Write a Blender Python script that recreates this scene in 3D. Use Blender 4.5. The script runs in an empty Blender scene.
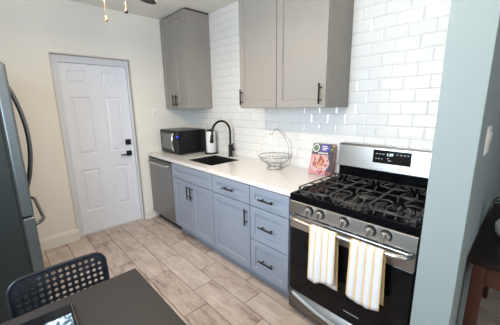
import bpy, bmesh, math, random
from mathutils import Vector, Matrix
random.seed(7)
C = bpy.context.scene.collection
S = bpy.context.scene
PI = math.pi

# ------------------------------------------------------------------ camera
cam_d = bpy.data.cameras.new('camera')
cam = bpy.data.objects.new('camera', cam_d)
C.objects.link(cam)
S.camera = cam
cam_d.sensor_width = 36.0
cam_d.lens = 266.63 * 36.0 / 500.0
cam_d.clip_start = 0.02
yaw, pitch, roll = math.radians(-43.424), math.radians(-12.023), math.radians(-0.909)
Mr = Matrix.Rotation(yaw, 4, 'Z') @ Matrix.Rotation(PI / 2 + pitch, 4, 'X') @ Matrix.Rotation(roll, 4, 'Z')
cam.matrix_world = Matrix.Translation((-2.030, -3.380, 1.476)) @ Mr

# ------------------------------------------------------------------ world, exposure
W = bpy.data.worlds.new('world')
S.world = W
W.use_nodes = True
bg = W.node_tree.nodes['Background']
bg.inputs['Color'].default_value = (0.72, 0.86, 1.0, 1)
bg.inputs['Strength'].default_value = 2.0
S.view_settings.view_transform = 'Standard'
S.view_settings.look = 'None'
S.view_settings.exposure = 0.38
S.view_settings.gamma = 1.0
S.view_settings.use_curve_mapping = False


# ------------------------------------------------------------------ large area lights (daylight at the windows)
def area(name, loc, rot, sx, sy, power, col):
    l = bpy.data.lights.new(name, 'AREA')
    l.shape = 'RECTANGLE'
    l.size, l.size_y, l.energy, l.color = sx, sy, power, col
    o = bpy.data.objects.new(name, l)
    o.location = loc
    o.rotation_euler = rot
    C.objects.link(o)
    return o


DAY = (0.68, 0.84, 1.0)
area('kitchen_window_daylight', (-2.70, -2.42, 1.52), (0, -PI / 2, 0), 0.90, 1.06, 40, DAY)      # left wall window, facing +x
area('living_window_daylight', (-1.9, -6.40, 1.45), (PI / 2, 0, 0), 2.3, 1.5, 10, DAY)       # living room window, facing +y
FAN = (-1.40, -1.50)

WY = 0.03          # back wall plane
CEIL = 2.547
LX = -2.78         # left wall plane


# ------------------------------------------------------------------ material helpers
def mat(name, col, rough=0.5, metal=0.0, noise=0.0, nscale=8.0, bump=0.0, bscale=60.0, coat=0.0, emit=None, es=0.0, stretch=None, spec=None):
    m = bpy.data.materials.new(name)
    m.use_nodes = True
    nt = m.node_tree
    p = nt.nodes['Principled BSDF']
    p.inputs['Base Color'].default_value = (*col, 1)
    p.inputs['Roughness'].default_value = rough
    p.inputs['Metallic'].default_value = metal
    if spec is not None:
        p.inputs['Specular IOR Level'].default_value = spec
    if coat:
        p.inputs['Coat Weight'].default_value = coat
        p.inputs['Coat Roughness'].default_value = 0.08
    if emit:
        p.inputs['Emission Color'].default_value = (*emit, 1)
        p.inputs['Emission Strength'].default_value = es
    tc = nt.nodes.new('ShaderNodeTexCoord')
    mp = nt.nodes.new('ShaderNodeMapping')
    nt.links.new(tc.outputs['Object'], mp.inputs['Vector'])
    if stretch:
        mp.inputs['Scale'].default_value = stretch
    n = nt.nodes.new('ShaderNodeTexNoise')
    n.inputs['Scale'].default_value = nscale
    n.inputs['Detail'].default_value = 5
    nt.links.new(mp.outputs['Vector'], n.inputs['Vector'])
    mx = nt.nodes.new('ShaderNodeMix')
    mx.data_type = 'RGBA'
    k = max(noise, 0.02)
    mx.inputs['A'].default_value = tuple(max(0, c * (1 - k)) for c in col) + (1,)
    mx.inputs['B'].default_value = tuple(min(1, c * (1 + k)) for c in col) + (1,)
    nt.links.new(n.outputs['Fac'], mx.inputs['Factor'])
    nt.links.new(mx.outputs['Result'], p.inputs['Base Color'])
    if bump:
        nb = nt.nodes.new('ShaderNodeTexNoise')
        nb.inputs['Scale'].default_value = bscale
        nb.inputs['Detail'].default_value = 3
        nt.links.new(mp.outputs['Vector'], nb.inputs['Vector'])
        b = nt.nodes.new('ShaderNodeBump')
        b.inputs['Strength'].default_value = bump
        b.inputs['Distance'].default_value = 0.002
        nt.links.new(nb.outputs['Fac'], b.inputs['Height'])
        nt.links.new(b.outputs['Normal'], p.inputs['Normal'])
    return m


M = {}
M['wall'] = mat('cream_wall_paint', (0.85, 0.825, 0.77), 0.85, noise=0.02, nscale=1.5, bump=0.15, bscale=120)
M['teal'] = mat('pale_aqua_wall_paint', (0.30, 0.355, 0.357), 0.75, noise=0.03, nscale=1.2, bump=0.15, bscale=120)
M['ceil'] = mat('ceiling_paint', (0.87, 0.84, 0.78), 0.9, noise=0.02, nscale=1.2, bump=0.1, bscale=120)
M['white_trim'] = mat('white_trim_paint', (0.80, 0.79, 0.76), 0.4, noise=0.02)
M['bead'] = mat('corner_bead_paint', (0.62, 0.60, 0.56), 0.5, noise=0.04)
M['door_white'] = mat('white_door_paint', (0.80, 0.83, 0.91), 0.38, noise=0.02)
M['frame_shaded'] = mat('shaded_door_frame_paint', (0.68, 0.71, 0.77), 0.4, noise=0.02)  # white frame greyed so the colour carries its shadow
M['black'] = mat('matte_black_metal', (0.008, 0.008, 0.009), 0.4, noise=0.1, spec=0.3)
M['cab_up'] = mat('warm_grey_cabinet_paint', (0.31, 0.288, 0.265), 0.42, spec=0.35, noise=0.02, nscale=3)
M['cab_lo'] = mat('daylight_tinted_cabinet_paint', (0.27, 0.308, 0.385), 0.36, noise=0.02, nscale=3)  # grey cabinet paint with bluish daylight put into its colour
M['gap'] = mat('dark_gap', (0.05, 0.045, 0.04), 0.8)
M['quartz'] = mat('white_quartz', (0.78, 0.745, 0.715), 0.22, noise=0.03, nscale=9, coat=0.3)
M['grout'] = mat('tile_grout', (0.62, 0.60, 0.56), 0.85, noise=0.04)
M['tile'] = mat('glossy_white_tile', (0.82, 0.81, 0.79), 0.10, noise=0.012, nscale=5, coat=0.4)
M['steel'] = mat('brushed_steel', (0.56, 0.55, 0.53), 0.30, metal=1.0, noise=0.06, nscale=30, stretch=(1, 1, 14))
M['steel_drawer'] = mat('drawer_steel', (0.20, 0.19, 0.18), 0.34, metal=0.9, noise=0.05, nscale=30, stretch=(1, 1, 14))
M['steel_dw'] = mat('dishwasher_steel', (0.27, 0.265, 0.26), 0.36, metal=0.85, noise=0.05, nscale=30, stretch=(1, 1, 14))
M['wire'] = mat('wire_steel', (0.33, 0.33, 0.34), 0.32, metal=0.9)
M['chrome'] = mat('chrome', (0.75, 0.75, 0.76), 0.12, metal=1.0)
M['fridge_side'] = mat('fridge_side_grey', (0.022, 0.028, 0.028), 0.5, spec=0.25, noise=0.03, bump=0.2, bscale=300)
M['fridge_door'] = mat('fridge_door_steel', (0.11, 0.125, 0.13), 0.36, metal=0.5, noise=0.04, nscale=20)
M['fridge_handle'] = mat('fridge_handle_steel', (0.16, 0.16, 0.165), 0.28, metal=0.9)
M['gasket'] = mat('dark_rubber', (0.015, 0.015, 0.016), 0.7)
M['blackglass'] = mat('black_glass', (0.006, 0.006, 0.007), 0.08, spec=0.22)
M['enamel'] = mat('black_enamel', (0.004, 0.004, 0.005), 0.12, noise=0.05, spec=0.05)
M['iron'] = mat('cast_iron', (0.035, 0.034, 0.034), 0.42, noise=0.1, nscale=40)
M['burner'] = mat('burner_aluminium', (0.10, 0.095, 0.09), 0.35, metal=0.6)
M['knob'] = mat('knob_metal', (0.46, 0.45, 0.43), 0.38, metal=0.9)
M['sink'] = mat('black_composite_sink', (0.014, 0.014, 0.016), 0.45, noise=0.3, nscale=200)
M['plastic_black'] = mat('black_plastic', (0.006, 0.007, 0.009), 0.3, noise=0.05, spec=0.3)
M['chair'] = mat('black_chair_plastic', (0.006, 0.008, 0.012), 0.36, noise=0.05, spec=0.35)
M['table'] = mat('dark_grey_table', (0.024, 0.020, 0.019), 0.5, spec=0.2, noise=0.10, nscale=6, stretch=(1.5, 9, 1), bump=0.1)
M['white_plastic'] = mat('white_plastic', (0.88, 0.87, 0.85), 0.35)
M['paper'] = mat('white_paper_towel', (0.83, 0.83, 0.83), 0.9, noise=0.02, bump=0.4, bscale=200)
M['digit'] = mat('display_digits', (0.7, 0.85, 1.0), 0.5, emit=(0.65, 0.85, 1.0), es=1.3)
M['mark'] = mat('pale_print', (0.35, 0.38, 0.42), 0.5)
M['bluelight'] = mat('blue_display', (0.05, 0.06, 0.8), 0.4, emit=(0.05, 0.06, 1.0), es=0.8)
M['gold'] = mat('brass', (0.72, 0.52, 0.22), 0.3, metal=1.0)
M['bronze'] = mat('dark_bronze', (0.03, 0.022, 0.018), 0.4, metal=0.5, noise=0.1)


def shade_mat():
    m = bpy.data.materials.new('frosted_lamp_glass')
    m.use_nodes = True
    nt = m.node_tree
    nt.nodes.remove(nt.nodes['Principled BSDF'])
    o = nt.nodes['Material Output']
    t = nt.nodes.new('ShaderNodeBsdfTransparent'); t.inputs[0].default_value = (0.9, 0.85, 0.75, 1)
    g = nt.nodes.new('ShaderNodeEmission'); g.inputs[0].default_value = (1.0, 0.80, 0.56, 1); g.inputs[1].default_value = 6.0
    x = nt.nodes.new('ShaderNodeMixShader'); x.inputs[0].default_value = 0.4
    nt.links.new(t.outputs[0], x.inputs[1]); nt.links.new(g.outputs[0], x.inputs[2]); nt.links.new(x.outputs[0], o.inputs['Surface'])
    return m


M['bowl'] = shade_mat()
M['redwood'] = mat('reddish_brown_wood', (0.075, 0.022, 0.015), 0.4, noise=0.35, nscale=6, stretch=(8, 8, 0.8))
M['darkwood'] = mat('dark_brown_wood', (0.014, 0.009, 0.008), 0.45, spec=0.2, noise=0.3, nscale=6, stretch=(1, 8, 8))
M['leaf'] = mat('dark_green_leaf', (0.02, 0.06, 0.03), 0.4, noise=0.3)
M['soil'] = mat('soil', (0.03, 0.02, 0.015), 0.9, noise=0.4, nscale=60)
M['glass_window'] = mat('window_bright_pane', (0.8, 0.9, 1.0), 0.05, emit=(0.80, 0.90, 1.0), es=1.0)


def glass_mat():
    m = bpy.data.materials.new('clear_glass')
    m.use_nodes = True
    nt = m.node_tree
    nt.nodes.remove(nt.nodes['Principled BSDF'])
    o = nt.nodes['Material Output']
    t = nt.nodes.new('ShaderNodeBsdfTransparent')
    g = nt.nodes.new('ShaderNodeBsdfGlossy')
    g.inputs['Roughness'].default_value = 0.02
    f = nt.nodes.new('ShaderNodeFresnel')
    f.inputs['IOR'].default_value = 1.45
    x = nt.nodes.new('ShaderNodeMixShader')
    nt.links.new(f.outputs[0], x.inputs[0])
    nt.links.new(t.outputs[0], x.inputs[1])
    nt.links.new(g.outputs[0], x.inputs[2])
    nt.links.new(x.outputs[0], o.inputs['Surface'])
    return m


M['glass'] = glass_mat()


def plank_mat():
    m = bpy.data.materials.new('wood_look_floor_tile')
    m.use_nodes = True
    nt = m.node_tree
    N, L = nt.nodes, nt.links
    p = N['Principled BSDF']
    at = N.new('ShaderNodeAttribute')
    at.attribute_name = 'plank'
    sep = N.new('ShaderNodeSeparateColor')
    L.new(at.outputs['Color'], sep.inputs[0])
    tc = N.new('ShaderNodeTexCoord')
    comb = N.new('ShaderNodeVectorMath')
    comb.operation = 'MULTIPLY_ADD'
    L.new(at.outputs['Color'], comb.inputs[0])
    comb.inputs[1].default_value = (37, 53, 11)
    L.new(tc.outputs['Object'], comb.inputs[2])

    def noise(sc, scale, detail=6, rough=0.6):
        mp = N.new('ShaderNodeMapping')
        mp.inputs['Scale'].default_value = sc
        L.new(comb.outputs[0], mp.inputs['Vector'])
        n = N.new('ShaderNodeTexNoise')
        n.inputs['Scale'].default_value = scale
        n.inputs['Detail'].default_value = detail
        n.inputs['Roughness'].default_value = rough
        L.new(mp.outputs[0], n.inputs['Vector'])
        return n
    grain = noise((20, 2.2, 1), 2.6, 9, 0.72)
    blot = noise((5.5, 2.0, 1), 2.1, 6)
    r1 = N.new('ShaderNodeValToRGB')
    e = r1.color_ramp.elements
    e[0].position, e[0].color = 0.30, (0.21, 0.145, 0.115, 1)
    e[1].position, e[1].color = 0.66, (0.63, 0.535, 0.485, 1)
    q = r1.color_ramp.elements.new(0.46)
    q.color = (0.47, 0.375, 0.325, 1)
    add = N.new('ShaderNodeMath')
    add.operation = 'MULTIPLY_ADD'
    L.new(grain.outputs['Fac'], add.inputs[0])
    add.inputs[1].default_value = 0.55
    sc2 = N.new('ShaderNodeMath')
    sc2.operation = 'MULTIPLY_ADD'
    L.new(blot.outputs['Fac'], sc2.inputs[0])
    sc2.inputs[1].default_value = 0.62
    sc3 = N.new('ShaderNodeMath')
    sc3.operation = 'MULTIPLY_ADD'
    L.new(sep.outputs[2], sc3.inputs[0])
    sc3.inputs[1].default_value = 0.16
    sc3.inputs[2].default_value = -0.16
    L.new(sc3.outputs[0], sc2.inputs[2])
    L.new(sc2.outputs[0], add.inputs[2])
    L.new(add.outputs[0], r1.inputs['Fac'])
    L.new(r1.outputs['Color'], p.inputs['Base Color'])
    p.inputs['Roughness'].default_value = 0.42
    b = N.new('ShaderNodeBump')
    b.inputs['Strength'].default_value = 0.25
    b.inputs['Distance'].default_value = 0.002
    L.new(grain.outputs['Fac'], b.inputs['Height'])
    L.new(b.outputs['Normal'], p.inputs['Normal'])
    return m


M['plank'] = plank_mat()
M['floor_grout'] = mat('floor_grout', (0.15, 0.115, 0.095), 0.9, noise=0.1)


def stripe_mat():
    m = bpy.data.materials.new('striped_towel_cloth')
    m.use_nodes = True
    nt = m.node_tree
    N, L = nt.nodes, nt.links
    p = N['Principled BSDF']
    p.inputs['Roughness'].default_value = 0.95
    uv = N.new('ShaderNodeUVMap')
    sp = N.new('ShaderNodeSeparateXYZ')
    L.new(uv.outputs[0], sp.inputs[0])
    mul = N.new('ShaderNodeMath')
    mul.operation = 'MULTIPLY'
    L.new(sp.outputs['X'], mul.inputs[0])
    mul.inputs[1].default_value = 4.12
    fr = N.new('ShaderNodeMath')
    fr.operation = 'FRACT'
    L.new(mul.outputs[0], fr.inputs[0])
    r = N.new('ShaderNodeValToRGB')
    r.color_ramp.interpolation = 'CONSTANT'
    els = [(0.0, (0.76, 0.50, 0.17)), (0.19, (0.74, 0.73, 0.73)), (0.24, (0.52, 0.53, 0.58)), (0.28, (0.74, 0.73, 0.74)), (0.84, (0.52, 0.53, 0.58)), (0.90, (0.74, 0.73, 0.74))]
    ce = r.color_ramp.elements
    ce[0].position, ce[0].color = 0.0, (*els[0][1], 1)
    ce[1].position, ce[1].color = els[1][0], (*els[1][1], 1)
    for q, c in els[2:]:
        k = ce.new(q)
        k.color = (*c, 1)
    L.new(fr.outputs[0], r.inputs['Fac'])
    L.new(r.outputs['Color'], p.inputs['Base Color'])
    w = N.new('ShaderNodeTexNoise')
    w.inputs['Scale'].default_value = 300
    b = N.new('ShaderNodeBump')
    b.inputs['Strength'].default_value = 0.3
    b.inputs['Distance'].default_value = 0.001
    tc = N.new('ShaderNodeTexCoord')
    L.new(tc.outputs['Object'], w.inputs['Vector'])
    L.new(w.outputs['Fac'], b.inputs['Height'])
    L.new(b.outputs['Normal'], p.inputs['Normal'])
    return m


M['towel'] = stripe_mat()


# ------------------------------------------------------------------ mesh helpers
def box(bm, x0, x1, y0, y1, z0, z1, bev=0.0, mi=0, seg=2):
    x0, x1 = sorted((x0, x1)); y0, y1 = sorted((y0, y1)); z0, z1 = sorted((z0, z1))
    t = bmesh.new()
    bmesh.ops.create_cube(t, size=1)
    for v in t.verts:
        v.co = Vector(((v.co.x + .5) * (x1 - x0) + x0, (v.co.y + .5) * (y1 - y0) + y0, (v.co.z + .5) * (z1 - z0) + z0))
    if bev:
        bmesh.ops.bevel(t, geom=t.edges[:] + t.verts[:], offset=bev, segments=seg, profile=0.5, affect='EDGES')
    merge(bm, t, mi)


def merge(bm, t, mi=0, mtx=None):
    mp = {}
    for v in t.verts:
        mp[v] = bm.verts.new(mtx @ v.co if mtx else v.co)
    for f in t.faces:
        try:
            g = bm.faces.new([mp[v] for v in f.verts])
            g.material_index = mi
            g.smooth = f.smooth
        except ValueError:
            pass
    t.free()


def cyl(bm, p0, p1, r0, r1=None, n=20, mi=0, smooth=True, cap=True):
    r1 = r0 if r1 is None else r1
    p0, p1 = Vector(p0), Vector(p1)
    d = (p1 - p0).normalized()
    a = d.orthogonal().normalized()
    b = d.cross(a)
    A, B = [], []
    for i in range(n):
        t = 2 * PI * i / n
        o = a * math.cos(t) + b * math.sin(t)
        A.append(bm.verts.new(p0 + o * r0))
        B.append(bm.verts.new(p1 + o * r1))
    for i in range(n):
        j = (i + 1) % n
        f = bm.faces.new((A[i], A[j], B[j], B[i]))
        f.smooth = smooth
        f.material_index = mi
    if cap:
        f = bm.faces.new(A[::-1]); f.material_index = mi
        f = bm.faces.new(B); f.material_index = mi


def tube(bm, pts, r, n=8, mi=0, closed=False, flat=1.0):
    pts = [Vector(p) for p in pts]
    rings = []
    N = len(pts)
    up = None
    for i, p in enumerate(pts):
        if closed:
            d = (pts[(i + 1) % N] - pts[i - 1]).normalized()
        else:
            d = (pts[min(i + 1, N - 1)] - pts[max(i - 1, 0)]).normalized()
        if up is None:
            up = Vector((0, 0, 1)) if abs(d.z) < 0.9 else Vector((0, 1, 0))
        a = (up - d * up.dot(d)).normalized()
        up = a
        b = d.cross(a)
        rr = r[i] if isinstance(r, (list, tuple)) else r
        rings.append([bm.verts.new(p + a * math.cos(2 * PI * k / n) * rr + b * math.sin(2 * PI * k / n) * rr * flat) for k in range(n)])
    for i in range(N if closed else N - 1):
        A, B = rings[i], rings[(i + 1) % N]
        for k in range(n):
            j = (k + 1) % n
            f = bm.faces.new((A[k], A[j], B[j], B[k]))
            f.smooth = True
            f.material_index = mi
    if not closed:
        f = bm.faces.new(rings[0][::-1]); f.material_index = mi
        f = bm.faces.new(rings[-1]); f.material_index = mi


def lathe(bm, prof, cx, cy, n=28, mi=0):
    rings = []
    for r, z in prof:
        if r < 1e-5:
            rings.append([bm.verts.new((cx, cy, z))])
        else:
            rings.append([bm.verts.new((cx + r * math.cos(2 * PI * k / n), cy + r * math.sin(2 * PI * k / n), z)) for k in range(n)])
    for A, B in zip(rings, rings[1:]):
        for k in range(n):
            j = (k + 1) % n
            vs = []
            for v in (A[k % len(A)], A[j % len(A)], B[j % len(B)], B[k % len(B)]):
                if v not in vs:
                    vs.append(v)
            if len(vs) > 2:
                f = bm.faces.new(vs)
                f.smooth = True
                f.material_index = mi


def frame(o, u, v, w):
    """maps (a, b, depth) to world: o + a*u + b*v + depth*w"""
    o, u, v, w = Vector(o), Vector(u), Vector(v), Vector(w)
    return lambda a, b, d: o + u * a + v * b + w * d


def rings_face(bm, F, a0, a1, b0, b1, steps, mi=0, cap=True):
    """nested rectangles: steps = [(inset, depth), ...]"""
    prev = None
    for ins, dep in steps:
        cur = [bm.verts.new(F(a, b, dep)) for a, b in ((a0 + ins, b0 + ins), (a1 - ins, b0 + ins), (a1 - ins, b1 - ins), (a0 + ins, b1 - ins))]
        if prev:
            for i in range(4):
                j = (i + 1) % 4
                f = bm.faces.new((prev[i], prev[j], cur[j], cur[i]))
                f.material_index = mi
        prev = cur
    if cap:
        f = bm.faces.new(prev)
        f.material_index = mi


def finish(bm):
    bmesh.ops.recalc_face_normals(bm, faces=bm.faces[:])


def mk(name, bm, mats, parent=None, recalc=True, local=False):
    """link a bmesh (world coordinates) as one object; parts are shifted into their thing's frame"""
    if recalc:
        finish(bm)
    me = bpy.data.meshes.new(name)
    off = Vector((0, 0, 0))
    if parent is not None:
        off = Vector(parent.get('_o', (0, 0, 0)))
        if local:
            off = Vector((0, 0, 0))
    else:
        xs = [v.co.x for v in bm.verts]; ys = [v.co.y for v in bm.verts]; zs = [v.co.z for v in bm.verts]
        off = Vector(((min(xs) + max(xs)) / 2, (min(ys) + max(ys)) / 2, min(zs)))
    bm.transform(Matrix.Translation(-off))
    bm.to_mesh(me)
    bm.free()
    for m in (mats if isinstance(mats, (list, tuple)) else [mats]):
        me.materials.append(m)
    o = bpy.data.objects.new(name, me)
    C.objects.link(o)
    if parent is not None:
        o.parent = parent
    else:
        o.location = off
    offs[o.name] = off
    return o


offs = {}


def part(name, bm, mats, parent, **k):
    off = offs[parent.name]
    finish(bm)
    me = bpy.data.meshes.new(name)
    bm.transform(Matrix.Translation(-off))
    bm.to_mesh(me)
    bm.free()
    for m in (mats if isinstance(mats, (list, tuple)) else [mats]):
        me.materials.append(m)
    o = bpy.data.objects.new(name, me)
    C.objects.link(o)
    o.parent = parent
    offs[o.name] = off
    return o


def thing(name, label, cat, loc=(0, 0, 0), rotz=0.0, group=None):
    o = bpy.data.objects.new(name, None)
    C.objects.link(o)
    o.empty_display_size = 0.1
    o.location = loc
    o.rotation_euler = (0, 0, rotz)
    offs[o.name] = Vector(loc) if rotz == 0 else Vector((0, 0, 0))   # rotated things are modelled in their own frame
    tag(o, label, cat, group)
    return o


def tag(o, label, cat, group=None):
    o['label'] = label
    o['category'] = cat
    if group:
        o['group'] = group
    return o


def struct(name, bm, mats, parent=None):
    if parent:
        return part(name, bm, mats, parent)
    o = mk(name, bm, mats)
    o['kind'] = 'structure'
    return o


def text_bm(s, size, F, mi=0, bm=None):
    """text as flat mesh laid in a frame (a,b) with slight thickness"""
    cu = bpy.data.curves.new('t', 'FONT')
    cu.body = s
    cu.size = size
    cu.extrude = 0.0003
    o = bpy.data.objects.new('t', cu)
    C.objects.link(o)
    dg = bpy.context.evaluated_depsgraph_get()
    me = bpy.data.meshes.new_from_object(o.evaluated_get(dg))
    bm = bm or bmesh.new()
    t = bmesh.new()
    t.from_mesh(me)
    for v in t.verts:
        v.co = F(v.co.x, v.co.y, v.co.z)
    merge(bm, t, mi)
    bpy.data.objects.remove(o)
    bpy.data.meshes.remove(me)
    bpy.data.curves.remove(cu)
    return bm


B = bmesh.new

# ================================================================== SETTING
# floor: wood-look tiles, 0.2 x 0.6, stepping by a third
bm = B()
col = bm.loops.layers.float_color.new('plank')
FX0, FX1, FY0, FY1 = -4.6, 1.6, -6.6, 0.14
k = 0
x = -0.665 + 0.1972 * 12
while x > FX0:
    xa, xb = max(x - 0.1972, FX0), min(x, FX1)
    ph = -0.245 - 0.2 * (k - 12)
    y = ph + 0.603 * math.floor((FY1 - ph) / 0.603) + 0.603
    while y > FY0:
        ya, yb = max(y - 0.603, FY0), min(y, FY1)
        if xb - xa > 0.02 and yb - ya > 0.02:
            rc = (random.random(), random.random(), random.random(), 1)
            g, bv = 0.0026, 0.0014
            steps = [(g, -0.003), (g, -0.0012), (g + bv, 0.0)]
            n0 = len(bm.faces)
            rings_face(bm, frame((0, 0, 0), (1, 0, 0), (0, 1, 0), (0, 0, 1)), xa, xb, ya, yb, steps, 0)
            bm.faces.ensure_lookup_table()
            for f in bm.faces[n0:]:
                for l in f.loops:
                    l[col] = rc
        y -= 0.603
    x -= 0.1972
    k += 1
n0 = len(bm.faces)
box(bm, FX0, FX1, FY0, FY1 , -0.08, -0.002, mi=1)
struct('floor', bm, [M['plank'], M['floor_grout']])

# ceiling
bm = B(); box(bm, FX0, FX1, FY0, 0.25, CEIL, CEIL + 0.1)
struct('ceiling', bm, M['ceil'])

# back wall with the door opening
DL, DR, DH = -1.521, -0.763, 2.022
bm = B()
box(bm, FX0, DL, WY, 0.25, 0, CEIL)
box(bm, DR, 0.15, WY, 0.25, 0, CEIL)
box(bm, DL, DR, WY, 0.25, DH, CEIL)
struct('wall_back', bm, M['wall'])

# left wall with the kitchen window
KW = (-2.98, -1.86, 1.04, 2.0)
bm = B()
box(bm, LX - 0.14, LX, KW[1], WY, 0, CEIL)
box(bm, LX - 0.14, LX, -3.45, KW[0], 0, CEIL)
box(bm, LX - 0.14, LX, KW[0], KW[1], 0, KW[2])
box(bm, LX - 0.14, LX, KW[0], KW[1], KW[3], CEIL)
struct('wall_left', bm, M['wall'])


def window(n, F, a0, a1, b0, b1):
    """F(a, b, d): d points into the room"""
    bm = B()
    w = 0.045
    def bar(p0, p1, q0, q1, d0=-0.09, d1=-0.04):
        t = bmesh.new()
        bmesh.ops.create_cube(t, size=1)
        for v in t.verts:
            v.co = F(p0 + (v.co.x + .5) * (p1 - p0), q0 + (v.co.y + .5) * (q1 - q0), d0 + (v.co.z + .5) * (d1 - d0))
        merge(bm, t)
    bar(a0, a0 + w, b0, b1); bar(a1 - w, a1, b0, b1); bar(a0 + w, a1 - w, b0, b0 + w); bar(a0 + w, a1 - w, b1 - w, b1)
    bar(a0 + w, a1 - w, (b0 + b1) / 2 - 0.02, (b0 + b1) / 2 + 0.02)
    o = struct('window_%d' % n, bm, M['white_trim'])
    g = B()
    t = bmesh.new(); bmesh.ops.create_cube(t, size=1)
    for v in t.verts:
        v.co = F(a0 + w + (v.co.x + .5) * (a1 - a0 - 2 * w), b0 + w + (v.co.y + .5) * (b1 - b0 - 2 * w), -0.07 + v.co.z * 0.006)
    merge(g, t)
    part('pane', g, M['glass'], o)
    return o


window(1, frame((LX, 0, 0), (0, 1, 0), (0, 0, 1), (1, 0, 0)), *KW)

# right wall: bevelled subway tile
bm = B()
box(bm, 0.0045, 0.15, -3.104, WY, 0, CEIL, mi=1)
F = frame((0, 0, 0), (0, 1, 0), (0, 0, 1), (1, 0, 0))
TH, TW = 0.0828, 0.157
r0 = int(math.floor((0.88 - 1.980) / TH))
for r in range(r0, 8):
    z0 = 1.980 + r * TH
    z1 = min(z0 + TH, CEIL)
    if z1 - z0 < 0.02:
        continue
    ph = -2.509 + (0.0785 if r % 2 else 0)
    i = -12
    while True:
        y0 = ph + i * TW
        y1 = y0 + TW
        i += 1
        if y0 > WY:
            break
        y0, y1 = max(y0, -3.104), min(y1, WY)
        if y1 - y0 < 0.012:
            continue
        tl = random.uniform(-0.00025, 0.00025); tk = random.uniform(-0.00022, 0.00022)
        Ft = (lambda yc, zc, tl, tk, th=TH: (lambda a, b, d: Vector((d + (tl * (a - yc) / 0.08 + tk * (b - zc) / 0.04 if d < 0.004 else 0), a, b))))((y0 + y1) / 2, (z0 + z1) / 2, tl, tk)
        rings_face(bm, Ft, y0, y1, z0, z1, [(0.0016, 0.0046), (0.0016, 0.003), (0.0115, 0.0), ], 0)
struct('wall_right', bm, [M['tile'], M['grout']])

# short partition wall beside the range, running on as the living room wall
PX, PY0, PY1 = -0.714, -3.251, -3.104
bm = B(); box(bm, PX, FX1, PY0, PY1, 0, CEIL, bev=0.003)
struct('wall_partition', bm, M['teal'])

# living room shell behind the camera
bm = B(); box(bm, FX1, FX1 + 0.12, FY0, PY0, 0, CEIL)
struct('wall_living_right', bm, M['teal'])
bm = B(); box(bm, FX0 - 0.12, FX0, FY0, -3.3, 0, CEIL); box(bm, FX0, LX - 0.14, -3.45, -3.3, 0, CEIL)
struct('wall_living_left', bm, M['teal'])
LW = (-3.1, -0.7, 0.65, 2.2)
bm = B()
box(bm, FX0, LW[0], FY0 - 0.12, FY0, 0, CEIL); box(bm, LW[1], FX1, FY0 - 0.12, FY0, 0, CEIL)
box(bm, LW[0], LW[1], FY0 - 0.12, FY0, 0, LW[2]); box(bm, LW[0], LW[1], FY0 - 0.12, FY0, LW[3], CEIL)
struct('wall_living_back', bm, M['teal'])
window(2, frame((0, FY0, 0), (1, 0, 0), (0, 0, 1), (0, 1, 0)), *LW)


# baseboards
def baseboard(name, F, a0, a1, h=0.135, t=0.016):
    bm = B()
    prof = [(0, 0), (t, 0), (t, h - 0.03), (t - 0.004, h - 0.018), (t - 0.009, h), (0, h)]
    A = [bm.verts.new(F(a0, z, d)) for d, z in prof]
    Bv = [bm.verts.new(F(a1, z, d)) for d, z in prof]
    for i in range(len(prof)):
        j = (i + 1) % len(prof)
        bm.faces.new((A[i], A[j], Bv[j], Bv[i]))
    bm.faces.new(A[::-1]); bm.faces.new(Bv)
    return struct(name, bm, M['white_trim'])


baseboard('baseboard_back', frame((0, WY, 0), (1, 0, 0), (0, 0, 1), (0, -1, 0)), LX, DL + 0.002)
baseboard('baseboard_back.001', frame((0, WY, 0), (1, 0, 0), (0, 0, 1), (0, -1, 0)), DR + 0.012, -0.655)
baseboard('baseboard_left', frame((LX, 0, 0), (0, 1, 0), (0, 0, 1), (1, 0, 0)), -3.3, -0.99 - 0.2)
baseboard('baseboard_partition', frame((0, PY0, 0), (1, 0, 0), (0, 0, 1), (0, -1, 0)), PX, FX1, h=0.11, t=0.012)

# door trim (thin bead around the opening) and the door frame
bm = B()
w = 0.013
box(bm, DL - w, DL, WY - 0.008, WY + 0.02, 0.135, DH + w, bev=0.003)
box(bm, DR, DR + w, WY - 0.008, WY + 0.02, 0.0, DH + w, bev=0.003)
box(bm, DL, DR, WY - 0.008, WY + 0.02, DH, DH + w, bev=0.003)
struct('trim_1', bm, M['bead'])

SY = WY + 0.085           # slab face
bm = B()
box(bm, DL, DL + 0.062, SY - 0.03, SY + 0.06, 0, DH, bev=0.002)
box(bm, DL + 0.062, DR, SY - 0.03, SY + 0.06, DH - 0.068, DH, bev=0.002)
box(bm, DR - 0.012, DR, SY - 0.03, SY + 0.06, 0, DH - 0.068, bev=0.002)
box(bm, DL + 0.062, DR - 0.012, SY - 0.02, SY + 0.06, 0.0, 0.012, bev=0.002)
struct('trim_2', bm, M['frame_shaded'])

# six-panel door
dx0, dx1, dz0, dz1 = DL + 0.064, DR - 0.014, 0.014, DH - 0.070
bm = B()
F = frame((0, SY, 0), (1, 0, 0), (0, 0, 1), (0, 1, 0))
cols = [dx0, -1.395, -1.200, -1.055, -0.868, dx1]
rows = [dz0, 0.275, 0.775, 0.955, 1.60, 1.735, 1.882, dz1]
for i in range(5):
    for j in range(7):
        a0, a1, b0, b1 = cols[i], cols[i + 1], rows[j], rows[j + 1]
        if i in (1, 3) and j in (1, 3, 5):
            rings_face(bm, F, a0, a1, b0, b1, [(0, 0), (0.006, 0.010), (0.012, 0.013), (0.018, 0.013), (0.040, 0.003), (0.046, 0.002)])
        else:
            rings_face(bm, F, a0, a1, b0, b1, [(0, 0)])
bmesh.ops.remove_doubles(bm, verts=bm.verts[:], dist=1e-5)
box(bm, dx0, dx1, SY + 0.012, SY + 0.042, dz0, dz1)
door = struct('door_1', bm, M['door_white'])
kx = -0.842
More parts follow.
